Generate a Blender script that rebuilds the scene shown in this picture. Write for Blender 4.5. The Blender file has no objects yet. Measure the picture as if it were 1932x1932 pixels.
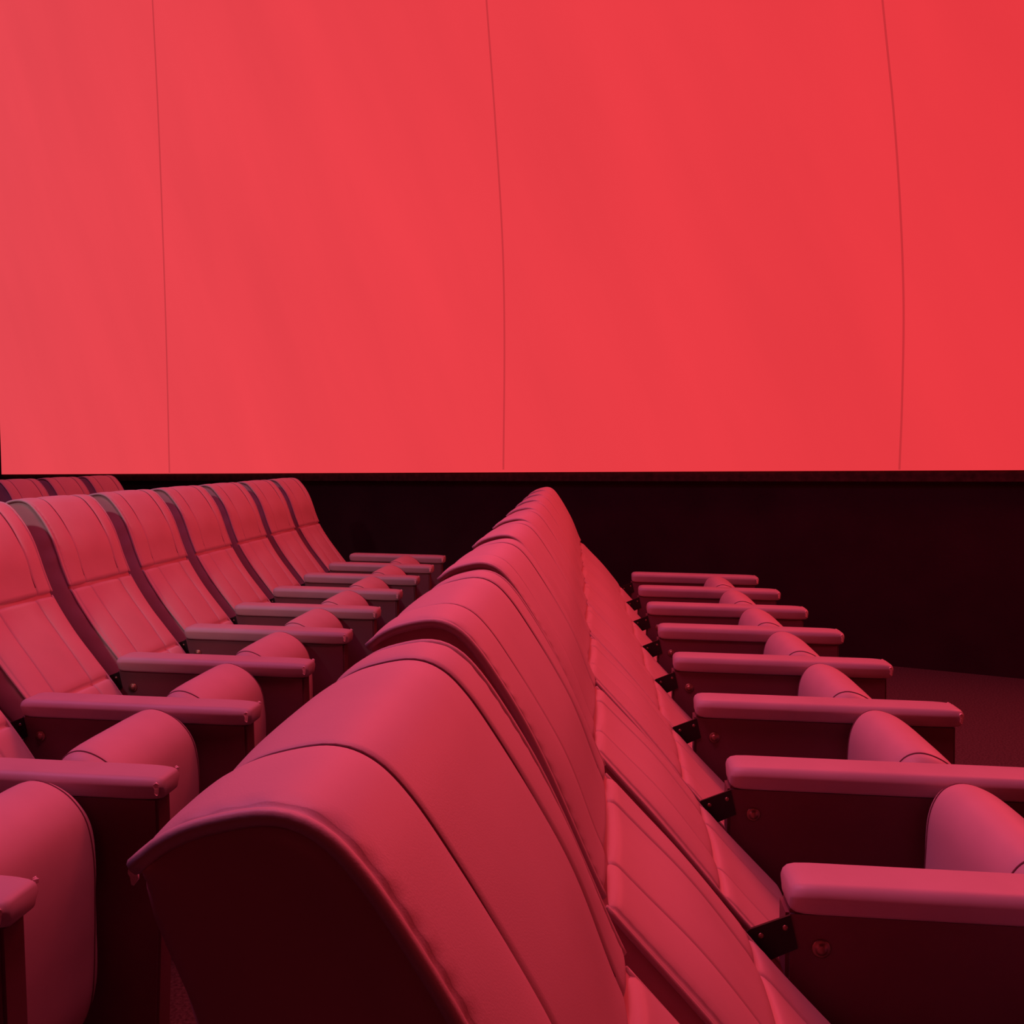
import bpy, bmesh, math, random
from mathutils import Vector, Matrix
random.seed(4)
S = bpy.context.scene
C = S.collection

# ------------------------------------------------------------------ camera
EYE = 1.29
cam_data = bpy.data.cameras.new('camera')
cam_data.sensor_width = 36; cam_data.lens = 36.0
cam_data.clip_start = 0.02; cam_data.clip_end = 100
cam = bpy.data.objects.new('camera', cam_data); C.objects.link(cam)
cam.location = (0, 0, EYE)
YAW, PITCH, ROLL = 0.0584, 0.0546, 0.005
cam.matrix_world = (Matrix.Translation((0, 0, EYE)) @ Matrix.Rotation(YAW, 4, 'Z')
                    @ Matrix.Rotation(math.pi/2 - PITCH, 4, 'X') @ Matrix.Rotation(-ROLL, 4, 'Z'))
S.camera = cam

# ------------------------------------------------------------------ world, exposure, lights
w = bpy.data.worlds.new('world'); S.world = w; w.use_nodes = True
w.node_tree.nodes['Background'].inputs[0].default_value = (0.5, 0.3, 0.4, 1)
w.node_tree.nodes['Background'].inputs[1].default_value = 0.0
S.view_settings.view_transform = 'Standard'
S.view_settings.look = 'None'
S.view_settings.exposure = 0.0
S.view_settings.gamma = 1.0
S.view_settings.use_curve_mapping = False


def area(name, loc, target, size, power, color, size_y=None):
    d = bpy.data.lights.new(name, 'AREA'); d.energy = power; d.color = color
    d.shape = 'RECTANGLE'; d.size = size; d.size_y = size_y or size
    o = bpy.data.objects.new(name, d); C.objects.link(o)
    o.location = loc
    o.rotation_euler = (Vector(target) - Vector(loc)).to_track_quat('-Z', 'Y').to_euler()
    return o


# added red fill lights that brighten the seats, and the cool house lamp
area('high_red_fill', (0.6, 6.2, 5.0), (-0.2, 1.6, 1.0), 2.2, 60, (1.0, 0.06, 0.082), 1.0)  # added fill, no real fixture; lifts the red on the seats
area('side_red_fill', (3.2, 5.0, 2.9), (-0.4, 2.2, 0.9), 1.0, 52, (1.0, 0.062, 0.080), 1.5)  # added fill standing in for light from the screen's unseen right part
area('house_light', (-3.6, 2.6, 6.2), (-0.2, 2.0, 0.6), 2.2, 58, (1.0, 0.34, 0.95))
area('near_seat_fill', (-0.35, 1.9, 3.9), (-0.1, 0.9, 0.6), 0.8, 54, (1.0, 0.11, 0.20))  # added overhead fill, brightens the tops of the nearest seats
area('rear_red_fill', (0.5, -6.0, 4.0), (0.0, 1.0, 0.8), 1.2, 13, (1.0, 0.07, 0.10))  # added dim fill behind the camera, lifts the sides facing it
sd = bpy.data.lights.new('aisle_light', 'SPOT'); sd.energy = 120; sd.color = (1.0, 0.80, 0.82)
sd.spot_size = math.radians(36); sd.spot_blend = 0.8; sd.shadow_soft_size = 0.08
so = bpy.data.objects.new('aisle_light', sd); C.objects.link(so); so.location = (-2.6, 0.2, 3.0)
so.rotation_euler = (Vector((-2.25, 3.9, 0.95)) - so.location).to_track_quat('-Z', 'Y').to_euler()


# ------------------------------------------------------------------ materials
def mat(name, col, rough=0.5, bump=0.0, scale=300.0, var=0.0, vscale=8.0, spec=0.5, emit=None, metal=0.0,
        sheen=0.0, detail=4.0):
    m = bpy.data.materials.new(name); m.use_nodes = True
    nt = m.node_tree; b = nt.nodes['Principled BSDF']
    b.inputs['Base Color'].default_value = (*col, 1)
    b.inputs['Roughness'].default_value = rough
    b.inputs['Specular IOR Level'].default_value = spec
    b.inputs['Metallic'].default_value = metal
    if sheen:
        b.inputs['Sheen Weight'].default_value = sheen
    tc = nt.nodes.new('ShaderNodeTexCoord')
    if bump:
        n = nt.nodes.new('ShaderNodeTexNoise'); n.inputs['Scale'].default_value = scale
        n.inputs['Detail'].default_value = detail
        bp = nt.nodes.new('ShaderNodeBump'); bp.inputs['Strength'].default_value = bump
        bp.inputs['Distance'].default_value = 0.002
        nt.links.new(tc.outputs['Object'], n.inputs['Vector'])
        nt.links.new(n.outputs['Fac'], bp.inputs['Height'])
        nt.links.new(bp.outputs['Normal'], b.inputs['Normal'])
    if var:
        n2 = nt.nodes.new('ShaderNodeTexNoise'); n2.inputs['Scale'].default_value = vscale
        n2.inputs['Detail'].default_value = 5
        r = nt.nodes.new('ShaderNodeValToRGB')
        r.color_ramp.elements[0].position = 0.3; r.color_ramp.elements[1].position = 0.7
        r.color_ramp.elements[0].color = (*[c*(1-var) for c in col], 1)
        r.color_ramp.elements[1].color = (*[min(1, c*(1+var)) for c in col], 1)
        nt.links.new(tc.outputs['Object'], n2.inputs['Vector'])
        nt.links.new(n2.outputs['Fac'], r.inputs['Fac'])
        nt.links.new(r.outputs['Color'], b.inputs['Base Color'])
    return m


LEATHER = mat('red_leather', (0.60, 0.455, 0.48), 0.50, 0.10, 700, 0.05, 6.0, 0.42)
VINYL = mat('dark_vinyl', (0.17, 0.075, 0.09), 0.5, 0.12, 500, 0.06, 9.0, 0.3)
SIDEL = mat('side_leather', (0.52, 0.29, 0.32), 0.45, 0.2, 60, 0.06, 9.0, 0.35)
ARMP = mat('arm_leather', (0.52, 0.42, 0.45), 0.45, 0.08, 600, 0.05, 7.0, 0.40)
THREAD = mat('seam_thread', (0.16, 0.06, 0.085), 0.7)
METAL = mat('black_metal', (0.012, 0.010, 0.011), 0.45, 0.0, spec=0.4)
SCREW = mat('steel_screw', (0.34, 0.19, 0.15), 0.4, metal=0.8)
FOAM = mat('torn_backing', (0.95, 0.72, 0.72), 0.9, 0.6, 300)
CARPET = mat('floor_carpet', (0.09, 0.062, 0.064), 0.95, 1.0, 260, 0.45, 120.0, 0.1)
BLACKWALL = mat('black_wall', (0.055, 0.02, 0.024), 0.9, 0.3, 120, 0.15, 3.0, 0.08)
DARKWALL = mat('dark_wall', (0.05, 0.03, 0.035), 0.9, 0.3, 120, 0.1, 2.0, 0.1)
BATTEN = mat('screen_batten_cloth', (0.09, 0.03, 0.028), 0.9, 0.6, 200, 0.3, 25.0, 0.1)


def screen_mat(name, k=1.0, pattern=True):
    m = bpy.data.materials.new(name); m.use_nodes = True
    nt = m.node_tree; nt.nodes.clear()
    out = nt.nodes.new('ShaderNodeOutputMaterial')
    em = nt.nodes.new('ShaderNodeEmission')
    nt.links.new(em.outputs[0], out.inputs[0])
    uv = nt.nodes.new('ShaderNodeUVMap'); uv.uv_map = 'UVMap'
    sep = nt.nodes.new('ShaderNodeSeparateXYZ'); nt.links.new(uv.outputs[0], sep.inputs[0])
    # the projected picture: a red that is a little pinker towards the left end
    ramp = nt.nodes.new('ShaderNodeValToRGB')
    mr = nt.nodes.new('ShaderNodeMapRange')
    mr.inputs['From Min'].default_value = 0.0; mr.inputs['From Max'].default_value = 11.0
    nt.links.new(sep.outputs['X'], mr.inputs['Value']); nt.links.new(mr.outputs[0], ramp.inputs[0])
    e = ramp.color_ramp.elements
    e[0].position = 0.0; e[0].color = (0.78*k, 0.062*k, 0.080*k, 1)
    e[1].position = 1.0; e[1].color = (0.80*k, 0.037*k, 0.047*k, 1)
    a = e.new(0.5); a.color = (0.82*k, 0.050*k, 0.064*k, 1)
    last = ramp.outputs[0]
    if pattern:
        m0 = nt.nodes.new('ShaderNodeMapping'); m0.inputs['Rotation'].default_value = (0, 0, math.radians(-24))
        mp = nt.nodes.new('ShaderNodeMapping'); mp.inputs['Scale'].default_value = (1.0, 0.20, 1)
        nt.links.new(m0.outputs[0], mp.inputs[0])
        nz = nt.nodes.new('ShaderNodeTexNoise'); nz.inputs['Scale'].default_value = 1.4
        nz.inputs['Detail'].default_value = 6
        nt.links.new(uv.outputs[0], m0.inputs[0]); nt.links.new(mp.outputs[0], nz.inputs['Vector'])
        m2 = nt.nodes.new('ShaderNodeMapRange')
        m2.inputs['From Min'].default_value = 0.3; m2.inputs['From Max'].default_value = 0.7
        m2.inputs['To Min'].default_value = 0.955; m2.inputs['To Max'].default_value = 1.045
        nt.links.new(nz.outputs['Fac'], m2.inputs['Value'])
        mx = nt.nodes.new('ShaderNodeVectorMath'); mx.operation = 'SCALE'
        nt.links.new(last, mx.inputs[0]); nt.links.new(m2.outputs[0], mx.inputs['Scale'])
        last = mx.outputs[0]
    nt.links.new(last, em.inputs['Color'])
    em.inputs['Strength'].default_value = 1.0
    return m


SCREEN = screen_mat('projected_red_screen')
SEAM = screen_mat('screen_weld_seam', 0.72, False)
CREASE = screen_mat('screen_crease', 1.05, False)


# ------------------------------------------------------------------ helpers
def link_mesh(name, verts, faces, m, parent=None, smooth=True, uvs=None, loc=None):
    me = bpy.data.meshes.new(name); me.from_pydata([tuple(v) for v in verts], [], faces)
    if uvs:
        l = me.uv_layers.new(name='UVMap')
        for p in me.polygons:
            for li in p.loop_indices:
                l.data[li].uv = uvs[me.loops[li].vertex_index]
    bm = bmesh.new(); bm.from_mesh(me)
    bmesh.ops.recalc_face_normals(bm, faces=bm.faces); bm.to_mesh(me); bm.free()
    if smooth:
        for p in me.polygons: p.use_smooth = True
    me.materials.append(m)
    o = bpy.data.objects.new(name, me); C.objects.link(o)
    if parent: o.parent = parent
    if loc: o.location = loc
    return o


def bevel_box(name, lo, hi, m, parent=None, bev=0.005, seg=2, kind=None, shear=0.0):
    bm = bmesh.new(); bmesh.ops.create_cube(bm, size=1.0)
    for v in bm.verts:
        v.co = Vector([lo[i] + (v.co[i] + 0.5)*(hi[i]-lo[i]) for i in range(3)])
    if bev:
        bmesh.ops.bevel(bm, geom=bm.edges[:], offset=bev, segments=seg, affect='EDGES', profile=0.5)
    me = bpy.data.meshes.new(name); bm.to_mesh(me); bm.free(); me.materials.append(m)
    o = bpy.data.objects.new(name, me); C.objects.link(o)
    if parent: o.parent = parent
    if kind: o['kind'] = kind
    return o


def catmull(pts, n):
    """resample control points by arc length along a Catmull-Rom curve -> n points"""
    P = [Vector(p) for p in pts]
    P = [P[0]*2 - P[1]] + P + [P[-1]*2 - P[-2]]
    fine = []
    for i in range(1, len(P)-2):
        for k in range(24):
            t = k/24
            a, b, c, d = P[i-1], P[i], P[i+1], P[i+2]
            fine.append(0.5*((2*b) + (c-a)*t + (2*a-5*b+4*c-d)*t*t + (3*b-a-3*c+d)*t**3))
    fine.append(P[-2])
    L = [0]
    for a, b in zip(fine, fine[1:]): L.append(L[-1] + (b-a).length)
    out = []; j = 0
    for i in range(n):
        s = L[-1]*i/(n-1)
        while j < len(L)-2 and L[j+1] < s: j += 1
        f = (s-L[j])/max(1e-9, L[j+1]-L[j])
        out.append(fine[j].lerp(fine[j+1], min(1, f)))
    return out, L[-1]


def tube(name, pts, r, m, parent=None, seg=8, closed=False):
    V, F = [], []
    n = len(pts)
    for i, p in enumerate(pts):
        a = pts[(i-1) % n] if closed or i > 0 else pts[i]
        b = pts[(i+1) % n] if closed or i < n-1 else pts[i]
        t = (Vector(b)-Vector(a)).normalized()
        u = t.cross(Vector((0, 1, 0)))
        if u.length < 1e-3: u = t.cross(Vector((0, 0, 1)))
        u.normalize(); v = t.cross(u)
        for k in range(seg):
            A = 2*math.pi*k/seg
            V.append(Vector(p) + r*(math.cos(A)*u + math.sin(A)*v))
    rng = n if closed else n-1
    for i in range(rng):
        for k in range(seg):
            i2 = (i+1) % n
            F.append((i*seg+k, i*seg+(k+1) % seg, i2*seg+(k+1) % seg, i2*seg+k))
    if not closed:
        F.append(tuple(range(seg))); F.append(tuple((n-1)*seg+k for k in range(seg)))
    return link_mesh(name, V, F, m, parent)


def normals2(P):
    N = []
    for i in range(len(P)):
        t = (P[min(i+1, len(P)-1)] - P[max(i-1, 0)]).normalized()
        N.append(Vector((-t.y, t.x)))
    return N


def columns(hw, seams, thick):
    """list of (y, base drop) from one inner edge over the face to the other"""
    ys = set()
    k = -hw + 0.012
    while k < hw - 0.012 + 1e-6:
        ys.add(round(k, 4)); k += (2*(hw-0.012))/34
    for s in seams:
        for d in (-0.014, -0.009, -0.006, -0.003, -0.0015, 0, 0.0015, 0.003, 0.006, 0.009, 0.014):
            ys.add(round(s + d, 4))
    for e in (.0105, .0125, .0145, .017, .020, .025):
        ys.add(round(-hw+e, 4)); ys.add(round(hw-e, 4))
    ys = {y for y in ys if abs(y) <= hw-.0084}
    mid = sorted(ys)
    L = [(-hw+0.004, -thick), (-hw+0.0005, -thick*0.75), (-hw, -thick*0.5), (-hw+0.0008, -0.0018),
         (-hw+0.003, -0.0007), (-hw+0.007, -0.0001)]
    R = [(-y, d) for y, d in reversed(L)]
    return L + [(y, 0.0) for y in mid] + R


def pad(name, ctrl, hw, seams, thick, m, parent, puff=0.006, n=90, cross=(), roll0=0.012, roll1=0.014,
        crown=0.004, pucker=0.0, bulge=None, off=(0, 0)):
    P, L = catmull([(a+off[0], h+off[1]) for a, h in ctrl], n)
    N = normals2(P)
    cols = columns(hw, seams, thick)
    bounds = [-hw] + list(seams) + [hw]
    V, F = [], []
    nc = len(cols)
    for i in range(n):
        s = L*i/(n-1)
        e0, e1 = s, L - s
        endd = 0
        if e0 < roll0: endd -= roll0*(1-math.sqrt(max(0, 1-(1-e0/roll0)**2)))
        if e1 < roll1: endd -= roll1*(1-math.sqrt(max(0, 1-(1-e1/roll1)**2)))
        cg = 0
        for c in cross:
            cg -= 0.008*math.exp(-((s-c*L)/0.005)**2)
            cg -= 0.004*math.exp(-((s-c*L)/0.018)**2)
        for y, d in cols:
            dd = d
            if d > -0.005:
                for a, b in zip(bounds, bounds[1:]):
                    if a <= y <= b:
                        q = (y-a)/(b-a)*2-1
                        dd += puff*(1-abs(q)**3.2)
                for sm in seams:
                    dd -= 0.0035*math.exp(-((y-sm)/0.0032)**2)
                dd += crown*(1-(y/hw)**2)
                if bulge: dd += bulge(s/L)*(1-(y/hw)**4)
                edge = hw-abs(y)
                if pucker and edge < 0.045:
                    dd -= pucker*(0.5+0.5*math.sin(s*2*math.pi/0.021 + 2.0*math.sin(s*31)))*math.exp(-((edge-0.0125)/0.005)**2)
                dd -= 0.0030*math.exp(-((edge-0.0085)/0.0026)**2)
                dd += cg
            p = P[i] + N[i]*(max(dd, -thick) + (endd if d > -thick*0.9 else 0))
            V.append((p.x, y, p.y))
    for i in range(n-1):
        for j in range(nc):
            j2 = (j+1) % nc
            F.append((i*nc+j, i*nc+j2, (i+1)*nc+j2, (i+1)*nc+j))
    F.append(tuple(range(nc))); F.append(tuple((n-1)*nc+j for j in range(nc)))
    return link_mesh(name, V, F, m, parent), P, N


# ------------------------------------------------------------------ the seat
HEAD = [(-.546, 1.083), (-.530, 1.096), (-.508, 1.1055), (-.474, 1.1115), (-.449, 1.104), (-.427, 1.083), (-.402, 1.047),
        (-.375, 1.002), (-.350, .952), (-.325, .895), (-.302, .842), (-.286, .808)]
LUMB = [(-.284, .801), (-.236, .748), (-.185, .692), (-.125, .622), (-.06, .545), (-.02, .500), (.04, .437), (.10, .375)]
# the left rows lean a little less (given before the shift below)
LUMB_LEFT = [(a-.105, h-.036) for a, h in [(-.197, .838), (-.161, .775), (-.116, .706), (-.058, .630), (-.005, .562), (.025, .520), (.065, .460), (.115, .385)]]
HEAD_LEFT = [(a-.105, h-.036) for a, h in [(-.441, 1.119), (-.425, 1.135), (-.403, 1.143), (-.371, 1.145), (-.342, 1.134), (-.316, 1.108),
             (-.287, 1.068), (-.262, 1.02), (-.243, .968), (-.226, .915), (-.210, .872), (-.199, .845)]]
BACK = [(-.541, 1.084), (-.540, 1.055), (-.527, 1.01), (-.50, .93), (-.44, .80), (-.34, .65), (-.22, .51), (-.10, .40), (.02, .325)]
HW = 0.236


def arm(seat, y, L, bx=0.0):
    """armrest whose centre line lies at local y; pad, panel, bolt, bracket"""
    top = EYE - 0.6652 + .003; W = 0.1155/2; T = 0.052
    tilt = 0.0237
    # padded top
    secs = [(0.0, .74, .55), (.003, .84, .74), (.010, .93, .90), (.022, .985, .975), (.045, 1, 1)]
    secs += [(x, 1, 1) for x in (L*.25, L*.5, L*.75)]
    secs += [(L-.085, 1, 1), (L-.055, .985, .995), (L-.033, .95, .97), (L-.016, .90, .92), (L-.006, .84, .84), (L, .72, .62)]
    r = 0.020
    ring = []
    for (cy, cz, a0) in ((W-r, T-r, 0), (-W+r, T-r, 90), (-W+.024, .012, 180), (W-.024, .012, 270)):
        rr = r if cz > .02 else 0.012
        for k in range(7):
            A = math.radians(a0 + 15*k)
            ring.append((cy + rr*math.cos(A), cz + rr*math.sin(A)))
    V, F = [], []; n = len(ring)
    for x, sy, sz in secs:
        zc = T*0.45
        for yy, zz in ring:
            V.append((x, yy*sy, -T + zc + (zz-zc)*sz - tilt*x))
    for i in range(len(secs)-1):
        for k in range(n):
            F.append((i*n+k, i*n+(k+1) % n, (i+1)*n+(k+1) % n, (i+1)*n+k))
    F.append(tuple(range(n))); F.append(tuple((len(secs)-1)*n+k for k in range(n)))
    padob = link_mesh('arm_pad', V, F, ARMP, seat, loc=(0, y, top))
    # worn, torn front corners showing the pale backing
    rnd = random.Random(7)
    for cy, cz0, cz1, m in ((-W*.86, -.009, -.036, 6), (W*.88, -.004, -.016, 4)):
        V, F = [], []; s = 1 if cy > 0 else -1
        for i in range(m+1):
            z = cz0 + (cz1-cz0)*i/m
            wd = 0.0045 + 0.004*rnd.random()
            if i in (0, m): wd = 0.001
            x0 = L - 0.0095 + rnd.uniform(-.001, .001)
            V += [(x0-wd, cy + s*0.0050, z-tilt*L), (x0+wd*.7, cy + s*0.0010, z-tilt*L), (x0-.003, cy-s*0.004, z-tilt*L)]
        for i in range(m):
            for k in range(3):
                F.append((i*3+k, i*3+(k+1) % 3, (i+1)*3+(k+1) % 3, (i+1)*3+k))
        F.append((0, 1, 2)); F.append((m*3, m*3+1, m*3+2))
        t = link_mesh('torn_corner', V, F, FOAM, padob, smooth=False)
        t['label'] = 'pale torn leather at the front corner'
    # upright panel under the pad
    V = []; F = []
    prof = [(-.004, -T+.004), (L-.018, -T+.004-tilt*L), (L-.016, -.30), (L-.03, -top+.03), (L-.03, -top+.002), (.12, -top+.002), (.10, -.40), (-.004, -.16)]
    bm = bmesh.new()
    vs = [bm.verts.new((x, -.033, z)) for x, z in prof]
    f = bm.faces.new(vs)
    ex = bmesh.ops.extrude_face_region(bm, geom=[f])
    for v in ex['geom']:
        if isinstance(v, bmesh.types.BMVert): v.co.y = .033
    bmesh.ops.recalc_face_normals(bm, faces=bm.faces)
    bmesh.ops.bevel(bm, geom=bm.edges[:], offset=0.006, segments=2, affect='EDGES')
    me = bpy.data.meshes.new('arm_panel'); bm.to_mesh(me); bm.free(); me.materials.append(VINYL)
    p = bpy.data.objects.new('arm_panel', me); C.objects.link(p); p.parent = seat; p.location = (0, y, top)
    # bolt on the near face
    V, F = [], []; n = 16
    rings = [(.0150, 0), (.0150, .0020), (.0120, .0030), (.0095, .0032), (.0085, .0060), (.0040, .0078)]
    for rr, dy in rings:
        for k in range(n):
            A = 2*math.pi*k/n; V.append((rr*math.cos(A), -dy, rr*math.sin(A)))
    for i in range(len(rings)-1):
        for k in range(n): F.append((i*n+k, i*n+(k+1) % n, (i+1)*n+(k+1) % n, (i+1)*n+k))
    F.append(tuple(range(n))); F.append(tuple((len(rings)-1)*n+k for k in range(n)))
    b = link_mesh('bolt', V, F, SCREW, p, loc=(.050, -.0329, EYE-.770-top))
    b['label'] = 'round steel bolt'
    # black hinge plate between panel and backrest
    V, F = [], []
    q = [(-.060, -.742), (.002, -.717), (.014, -.770), (-.020, -.786), (-.10+bx, -.83), (-.12+bx, -.80)]
    for yy in (-.036, -.031):
        for x, z in q: V.append((x, yy, EYE+z-top))
    n = len(q)
    F = [tuple(range(n)), tuple(range(n, 2*n))] + [(k, (k+1) % n, n+(k+1) % n, n+k) for k in range(n)]
    h = link_mesh('hinge_plate', V, F, METAL, seat, smooth=False, loc=(0, y, top))
    for sx, sz in ((-.043, -.747), (-.006, -.733)):
        V, F = [], []; n = 10
        rings = [(.0046, 0), (.0046, .0015), (.0030, .0030)]
        for rr, dy in rings:
            for k in range(n):
                A = 2*math.pi*k/n; V.append((rr*math.cos(A), -dy, rr*math.sin(A)))
        for i in range(2):
            for k in range(n): F.append((i*n+k, i*n+(k+1) % n, (i+1)*n+(k+1) % n, (i+1)*n+k))
        F.append(tuple(range(n))); F.append(tuple(2*n+k for k in range(n)))
        link_mesh('screw', V, F, SCREW, h, loc=(sx, -.0359, EYE+sz-.004-top))


def make_seat(off=(0, 0), L=0.70, lumb=LUMB, cs_at=.565, head=HEAD):
    seat = bpy.data.objects.new('cinema_chair', None); C.objects.link(seat)
    seat.empty_display_size = 0.2
    sm = (-HW*.50, HW*.63); sb = (-HW*.45, HW*.50)
    # padded headrest rolled over the top
    hd, P, N = pad('headrest', head, HW, sm, 0.008, LEATHER, seat, puff=0.0045, n=110, roll0=0.006, roll1=0.016,
                   crown=0.002, pucker=0.0011, off=off,
                   bulge=lambda t: 0.006*math.exp(-((t-.72)/.16)**2))
    for s in (-1, 1):
        pts = [((P[i]-N[i]*.0012).x, s*(HW+.0005), (P[i]-N[i]*.0012).y) for i in range(0, 110, 2)]
        tube('piping', pts, 0.0048, LEATHER, hd)
    for s in sm:
        pts = [((P[i]+N[i]*.0012).x, s, (P[i]+N[i]*.0012).y) for i in range(4, 104, 2)]
        tube('seam', pts, 0.0013, THREAD, hd, seg=5)
    # reclined backrest with a cross seam
    bk, P, N = pad('backrest', lumb, HW-.002, sb, 0.008, LEATHER, seat, puff=0.006, n=100, cross=(cs_at,), roll0=0.016,
                   roll1=0.02, crown=0.003, pucker=0.0006, off=off,
                   bulge=lambda t: 0.008*math.exp(-((t-.30)/.22)**2))
    for s in (-1, 1):
        pts = [((P[i]-N[i]*.0035).x, s*(HW-.0025), (P[i]-N[i]*.0035).y) for i in range(0, 100, 2)]
        tube('piping', pts, 0.0042, LEATHER, bk)
    ic = round(cs_at*99)
    tube('cross_seam', [((P[ic]-N[ic]*.0065).x, -HW+.012 + k*(2*HW-.024)/20, (P[ic]-N[ic]*.0065).y) for k in range(21)], 0.0018, THREAD, bk, seg=5)
    # shell: side panels and rear
    front, _ = catmull([(a+off[0], h+off[1]) for a, h in head + lumb[1:]], 60)
    FN = normals2(front)
    front = [p - q*0.005 for p, q in zip(front, FN)]
    back, _ = catmull([(a+off[0], h+off[1]) for a, h in BACK], 60)
    V, F = [], []
    Q = 10; rnd = random.Random(3)
    for i in range(60):
        t = i/59
        side = []
        for k in range(Q+1):
            q = k/Q
            p = front[i].lerp(back[i], q)
            bulge = 0.007*math.sin(math.pi*min(1, q*1.05))**0.6 if 0 < q < 1 else 0
            wr = 0.0030*math.exp(-((q-.15)/.16)**2)*math.sin(i*1.05 + 1.3*math.sin(i*.37) + q*3)
            side.append((p.x, HW-0.005 + bulge*0.9 + wr*(.6 if 8 < i < 40 else .1) - (0.012 if k == Q else 0), p.y))
        ring = side + [(x, -y, z) for x, y, z in reversed(side)]
        V += ring
    n = 2*(Q+1)
    for i in range(59):
        for k in range(n):
            F.append((i*n+k, i*n+(k+1) % n, (i+1)*n+(k+1) % n, (i+1)*n+k))
    F.append(tuple(range(n))); F.append(tuple(59*n+k for k in range(n)))
    link_mesh('back_shell', V, F, SIDEL, seat)
    # seat cushion, tipped up
    cs = [(.350, .49), (.358, .565), (.380, .610), (.414, .627), (.456, .619), (.500, .590), (.533, .540), (.548, .46), (.550, .37), (.545, .28),
          (.532, .15), (.50, .09), (.44, .085), (.39, .13), (.36, .25), (.346, .38)]
    cs = [(a - (.012 if off[0] else -.034), h) for a, h in cs]
    cc = Vector((.45, .37))
    nn = 64
    # closed smooth section
    P = [Vector(p) for p in cs]; m = len(P); sec = []
    for i in range(m):
        a, b, c, d = P[i-1], P[i], P[(i+1) % m], P[(i+2) % m]
        for k in range(5):
            t = k/5
            sec.append(0.5*((2*b) + (c-a)*t + (2*a-5*b+4*c-d)*t*t + (3*b-a-3*c+d)*t**3))
    ys = [(.248, .02), (.247, .30), (.243, .55), (.2345, .72), (.2235, .84), (.2100, .91), (.1985, .943), (.1935, .950),
          (.1915, .950), (.1895, .957), (.184, .972), (.170, .986), (.14, .995), (.08, 1), (.03, 1)]
    rows = [(-y, k) for y, k in ys] + [(0, 1)] + [(y, k) for y, k in reversed(ys)]
    V, F = [], []; n = len(sec)
    ins = 0.10
    for y, k in rows:
        d = (1-k)
        for p in sec:
            v = p-cc
            # inset by a near constant distance instead of plain scaling
            l = v.length; nl = max(l*0.02, l - d*(0.16 if k > .7 else 0.16)) if k > .7 else l*k*(l-0.3*0.16)/(l*.7)
            V.append(((cc + v*(nl/l)).x, y, (cc + v*(nl/l)).y))
    for i in range(len(rows)-1):
        for k in range(n):
            F.append((i*n+k, i*n+(k+1) % n, (i+1)*n+(k+1) % n, (i+1)*n+k))
    F.append(tuple(range(n))); F.append(tuple((len(rows)-1)*n+k for k in range(n)))
    cu = link_mesh('seat_cushion', V, F, LEATHER, seat)
    for s in (-1, 1):
        pts = []
        for p in sec:
            v = p-cc; l = v.length; nl = l - .046*.16
            q = cc + v*(nl/l); pts.append((q.x, s*.1922, q.y))
        tube('cushion_seam', pts, 0.0020, THREAD, cu, seg=5, closed=True)
    arm(seat, 0.2999, L, off[0])
    return seat


def copy_tree(o, parent=None):
    c = o.copy(); C.objects.link(c); c.parent = parent
    for ch in list(o.children): copy_tree(ch, c)
    return c


SKEW = 0.03
main_proto = make_seat((0, 0), 0.7047)
HW = 0.223
left_proto = make_seat((0.105, 0.036), 0.655, LUMB_LEFT, .60, HEAD_LEFT)


def place(proto, first, X, Y, label, group):
    o = proto if first else copy_tree(proto)
    o.location = (X, Y, 0); o.rotation_euler = (0, 0, -SKEW)
    o['label'] = label; o['category'] = 'chair'; o['group'] = group
    return o


ML = ['nearest seat of the middle row, its big headrest and dark side filling the foreground',
      'second seat of the middle row, rising directly behind the big foreground headrest',
      'third seat from the near end of the middle row, behind the second headrest',
      'fourth seat from the near end of the middle row of red leather seats',
      'fifth seat from the near end of the middle row, exactly halfway along it',
      'fourth seat from the far end of the middle row of red leather seats',
      'third seat from the far end of the middle row of red leather seats',
      'red leather seat next to the farthest one of the middle row',
      'farthest seat of the middle row, its headrest outlined against the black wall']
XM, YM, XL, YL = .3292, 1.6184, -1.5298, 1.5556
seat_one = None
for i, lab in enumerate(ML):
    n = i - 1                       # far armrest number
    o = place(main_proto, i == 0, XM, YM + .6*(n-.5), lab, 'seats of the middle row')
    if i == 0: seat_one = o
LL = ['nearest seat of the left row, only its armrest end showing at the bottom left edge',
      'second seat of the left row, its cushion a dark mound at the lower left',
      'third seat of the left row, its lower back cut by the left edge',
      'fourth seat of the left row, headrest cut by the left edge of the picture',
      'fifth seat from the near end of the left row of red seats',
      'fifth seat from the far end of the left row of red leather seats',
      'fourth seat from the far end of the left row of red leather seats',
      'third seat from the far end of the left row of red leather seats',
      'red leather seat next to the farthest one of the left row',
      'farthest seat of the left row, standing out against the black wall']
for i, lab in enumerate(LL):
    place(left_proto, i == 0, XL, YL + .6*(i-.5), lab, 'seats of the left row')
RL = ['nearest of the three headrest tops behind the left row, cut by the left edge',
      'middle of the three headrest tops peeking over behind the left row',
      'farthest of the three headrest tops peeking over behind the left row']
for i, lab in enumerate(RL):
    place(left_proto, False, XL-1.86, 6.72 + .6*i, lab, 'seats of the rearmost row at far left')

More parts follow.
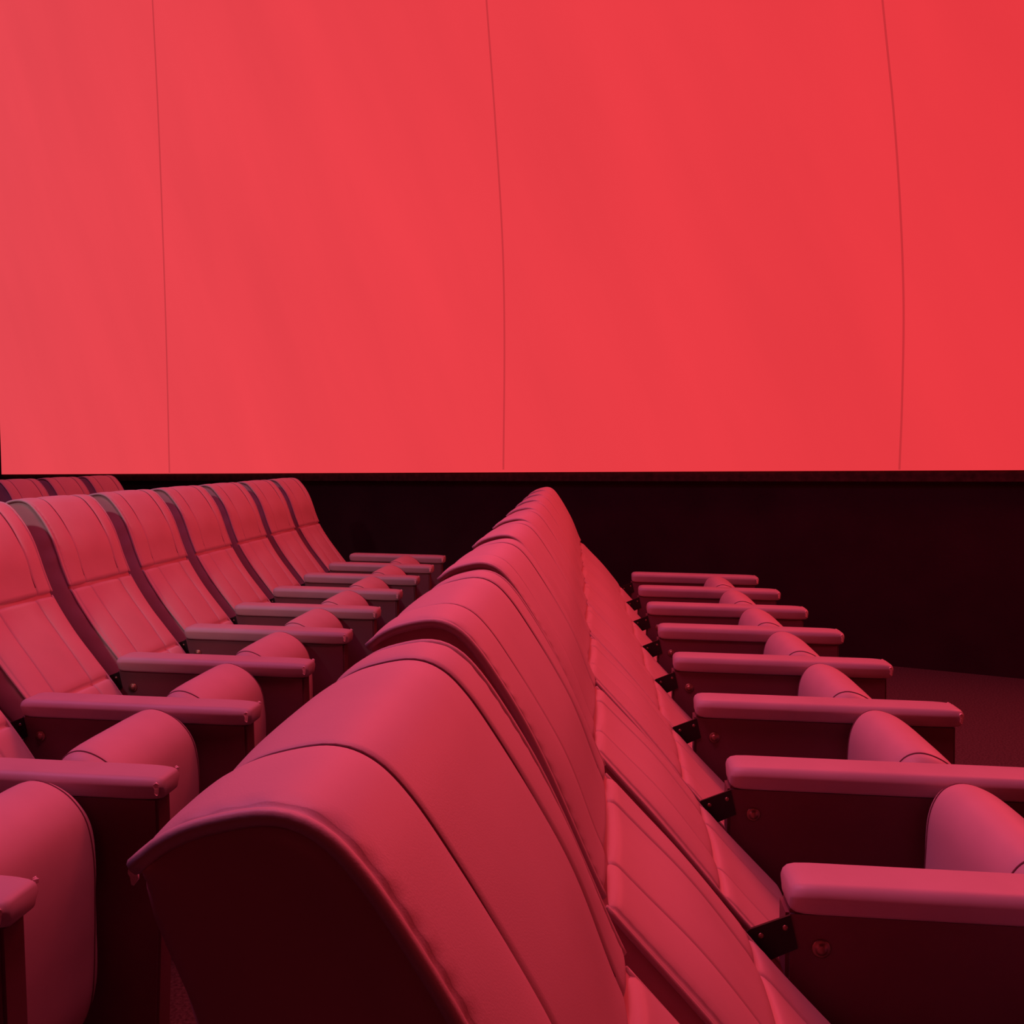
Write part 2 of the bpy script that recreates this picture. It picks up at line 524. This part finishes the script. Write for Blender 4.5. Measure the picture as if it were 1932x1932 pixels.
# torn rear corner of the nearest headrest
V = []; F = []
rnd = random.Random(2)
for i in range(7):
    z = 1.0815 - i*.0020; wd = (.0008, .0016, .0022, .0026, .0022, .0016, .0008)[i]
    x = -.5500 + rnd.uniform(-.0006, .0006)
    V += [(x-wd*.6, -HW-.0062, z), (x+wd*1.6, -HW-.0070, z), (x, -HW+.002, z)]
for i in range(6):
    for k in range(3): F.append((i*3+k, i*3+(k+1) % 3, (i+1)*3+(k+1) % 3, (i+1)*3+k))
F += [(0, 1, 2), (18, 19, 20)]
t = link_mesh('torn_corner', V, F, FOAM, seat_one, smooth=False)
t['label'] = 'pale torn spot at the rear corner of the headrest'

# ------------------------------------------------------------------ screen and room
d0 = Vector((.8814, -.4723))
A = Vector((-6.0186, 10.502)); B = Vector((3.2, 5.5676))
plan = [A + (B-A)*i/40 for i in range(41)]
ang = math.atan2(d0.y, d0.x); p = B.copy(); R = 9.0
for i in range(27):
    ang -= math.radians(2.0)
    p = p + Vector((math.cos(ang), math.sin(ang)))*R*math.radians(2.0)
    plan.append(p.copy())
arc = [0]
for a, b in zip(plan, plan[1:]): arc.append(arc[-1] + (b-a).length)


def inward(i):
    t = (plan[min(i+1, len(plan)-1)] - plan[max(i-1, 0)]).normalized()
    return Vector((t.y, -t.x))       # towards the seats


def zbot(s): return EYE - .1667 + .0731*min(s, 9.9)/9.7


def band(name, zlo, zhi, off0, off1, m, uv=False, i0=0, i1=None, nz=1):
    """closed curved slab following the screen plan, between two offsets towards the seats"""
    i1 = len(plan) if i1 is None else i1
    V, F, U = [], [], []
    idx = list(range(i0, i1))
    per = 2*(nz+1)
    for i in idx:
        nrm = inward(i)
        lo = zlo(arc[i]); hi = zhi(arc[i])
        for off, rev in ((off1, False), (off0, True)):
            q = plan[i] + nrm*off
            zs = [lo + (hi-lo)*k/nz for k in range(nz+1)]
            if rev: zs.reverse()
            for z in zs:
                V.append((q.x, q.y, z)); U.append((arc[i], z))
    for a in range(len(idx)-1):
        for k in range(per):
            F.append((a*per+k, a*per+(k+1) % per, (a+1)*per+(k+1) % per, (a+1)*per+k))
    F.append(tuple(range(per))); F.append(tuple((len(idx)-1)*per+k for k in range(per)))
    return link_mesh(name, V, F, m, smooth=False, uvs=U)


scr = band('cinema_screen', zbot, lambda s: EYE + 5.6, -.012, 0.0, SCREEN, uv=True, nz=6)
scr['label'] = 'huge curved cinema screen glowing plain red above the black wall'
scr['category'] = 'screen'

# the weld seams of the screen, where they lie on the cloth (u along the screen, z up)
f = 1932.0


def ray(u, v):
    a0, b0 = (u-966)/f, -(v-966)/f
    a = a0*math.cos(ROLL)+b0*math.sin(ROLL); b = -a0*math.sin(ROLL)+b0*math.cos(ROLL)
    cp, sp = math.cos(PITCH), math.sin(PITCH)
    y = cp+b*sp; z = -sp+b*cp; c, s = math.cos(YAW), math.sin(YAW)
    return Vector((a*c-y*s, a*s+y*c, z))


def on_screen(u, v):
    r = ray(u, v); t = (B-A).normalized(); nrm = Vector((-t.y, t.x))
    k = nrm.dot(A)/nrm.dot(r.xy)
    q = r*k
    return (q.xy-A).dot(t), q.z + EYE


def strip(name, pix, width, m, label, tail=True):
    pts = [on_screen(u, v) for u, v in pix]
    if tail:       # carry on to the screen's upper edge
        (s1, z1), (s0, z0) = pts[0], pts[1]
        g = (s1-s0)/(z1-z0)
        pts = [(s1 + g*(EYE+5.6-z1), EYE+5.6)] + pts
    P, _ = catmull(pts, 60)
    t = (B-A).normalized(); nin = Vector((t.y, -t.x))
    V, F, U = [], [], []
    for i, p in enumerate(P):
        tt = (P[min(i+1, 59)]-P[max(i-1, 0)]).normalized(); nn = Vector((-tt.y, tt.x))
        wd = width/2 if tail else width/2*math.sin(math.pi*(i+.3)/59.6)
        for sgn, off in ((1, .0008), (1, .003), (-1, .003), (-1, .0008)):
            q = p + nn*wd*sgn
            w2 = A + t*q.x + nin*off
            V.append((w2.x, w2.y, q.y)); U.append((q.x, q.y))
    for i in range(59):
        for k in range(4): F.append((i*4+k, i*4+(k+1) % 4, (i+1)*4+(k+1) % 4, (i+1)*4+k))
    F += [(0, 1, 2, 3), (236, 237, 238, 239)]
    o = link_mesh(name, V, F, m, scr, smooth=False, uvs=U)
    if label: o['label'] = label
    return o


strip('seam', [(288, 0), (298, 200), (306, 400), (314, 640), (320, 892)], .017, SEAM, 'darker vertical seam')
strip('seam', [(918, 0), (934, 220), (948, 450), (952, 640), (950, 886)], .014, SEAM, 'darker vertical seam')
strip('seam', [(1665, 0), (1686, 210), (1699, 400), (1705, 580), (1702, 760), (1697, 886)], .012, SEAM, 'darker vertical seam')

sb = zbot
b_ = band('trim_1', lambda s: sb(s)-.065, lambda s: sb(s)-.004, -.05, -.012, BATTEN); b_['kind'] = 'structure'
wl = band('wall_front', lambda s: 0.0, lambda s: 7.3, -.30, -.06, BLACKWALL); wl['kind'] = 'structure'
# the front wall carries on to the left of the screen
t = (B-A).normalized(); nin = Vector((t.y, -t.x))


def wall(name, a, b, th=.2, h=7.3, m=DARKWALL):
    a, b = Vector(a), Vector(b); t = (b-a).normalized(); n = Vector((-t.y, t.x))*th
    V = [(a.x, a.y, 0), (b.x, b.y, 0), (b.x+n.x, b.y+n.y, 0), (a.x+n.x, a.y+n.y, 0)]
    V += [(x, y, h) for x, y, z in V]
    F = [(0, 1, 2, 3), (4, 5, 6, 7), (0, 1, 5, 4), (1, 2, 6, 5), (2, 3, 7, 6), (3, 0, 4, 7)]
    o = link_mesh(name, V, F, m, smooth=False); o['kind'] = 'structure'
    return o


A2 = A - nin*.06
C1 = A - t*3.2 - nin*.06
wall('wall_corner', (A2.x, A2.y), (C1.x, C1.y), -.2, m=BLACKWALL)
E2 = plan[-1]
wall('wall_left', (C1.x, C1.y), (C1.x, -9.0), -.2)
wall('wall_back', (C1.x, -9.0), (E2.x+.3, -9.0), -.2)
wall('wall_right', (E2.x+.35, -9.0), (E2.x+.35, E2.y-.1), -.2)
lo = (C1.x-.5, -9.3); hi = (max(q.x for q in plan)+.6, C1.y+.6)
bevel_box('floor', (lo[0], lo[1], -.2), (hi[0], hi[1], 0.0), CARPET, bev=0, kind='structure')
bevel_box('ceiling', (lo[0], lo[1], 7.3), (hi[0], hi[1], 7.5), DARKWALL, bev=0, kind='structure')
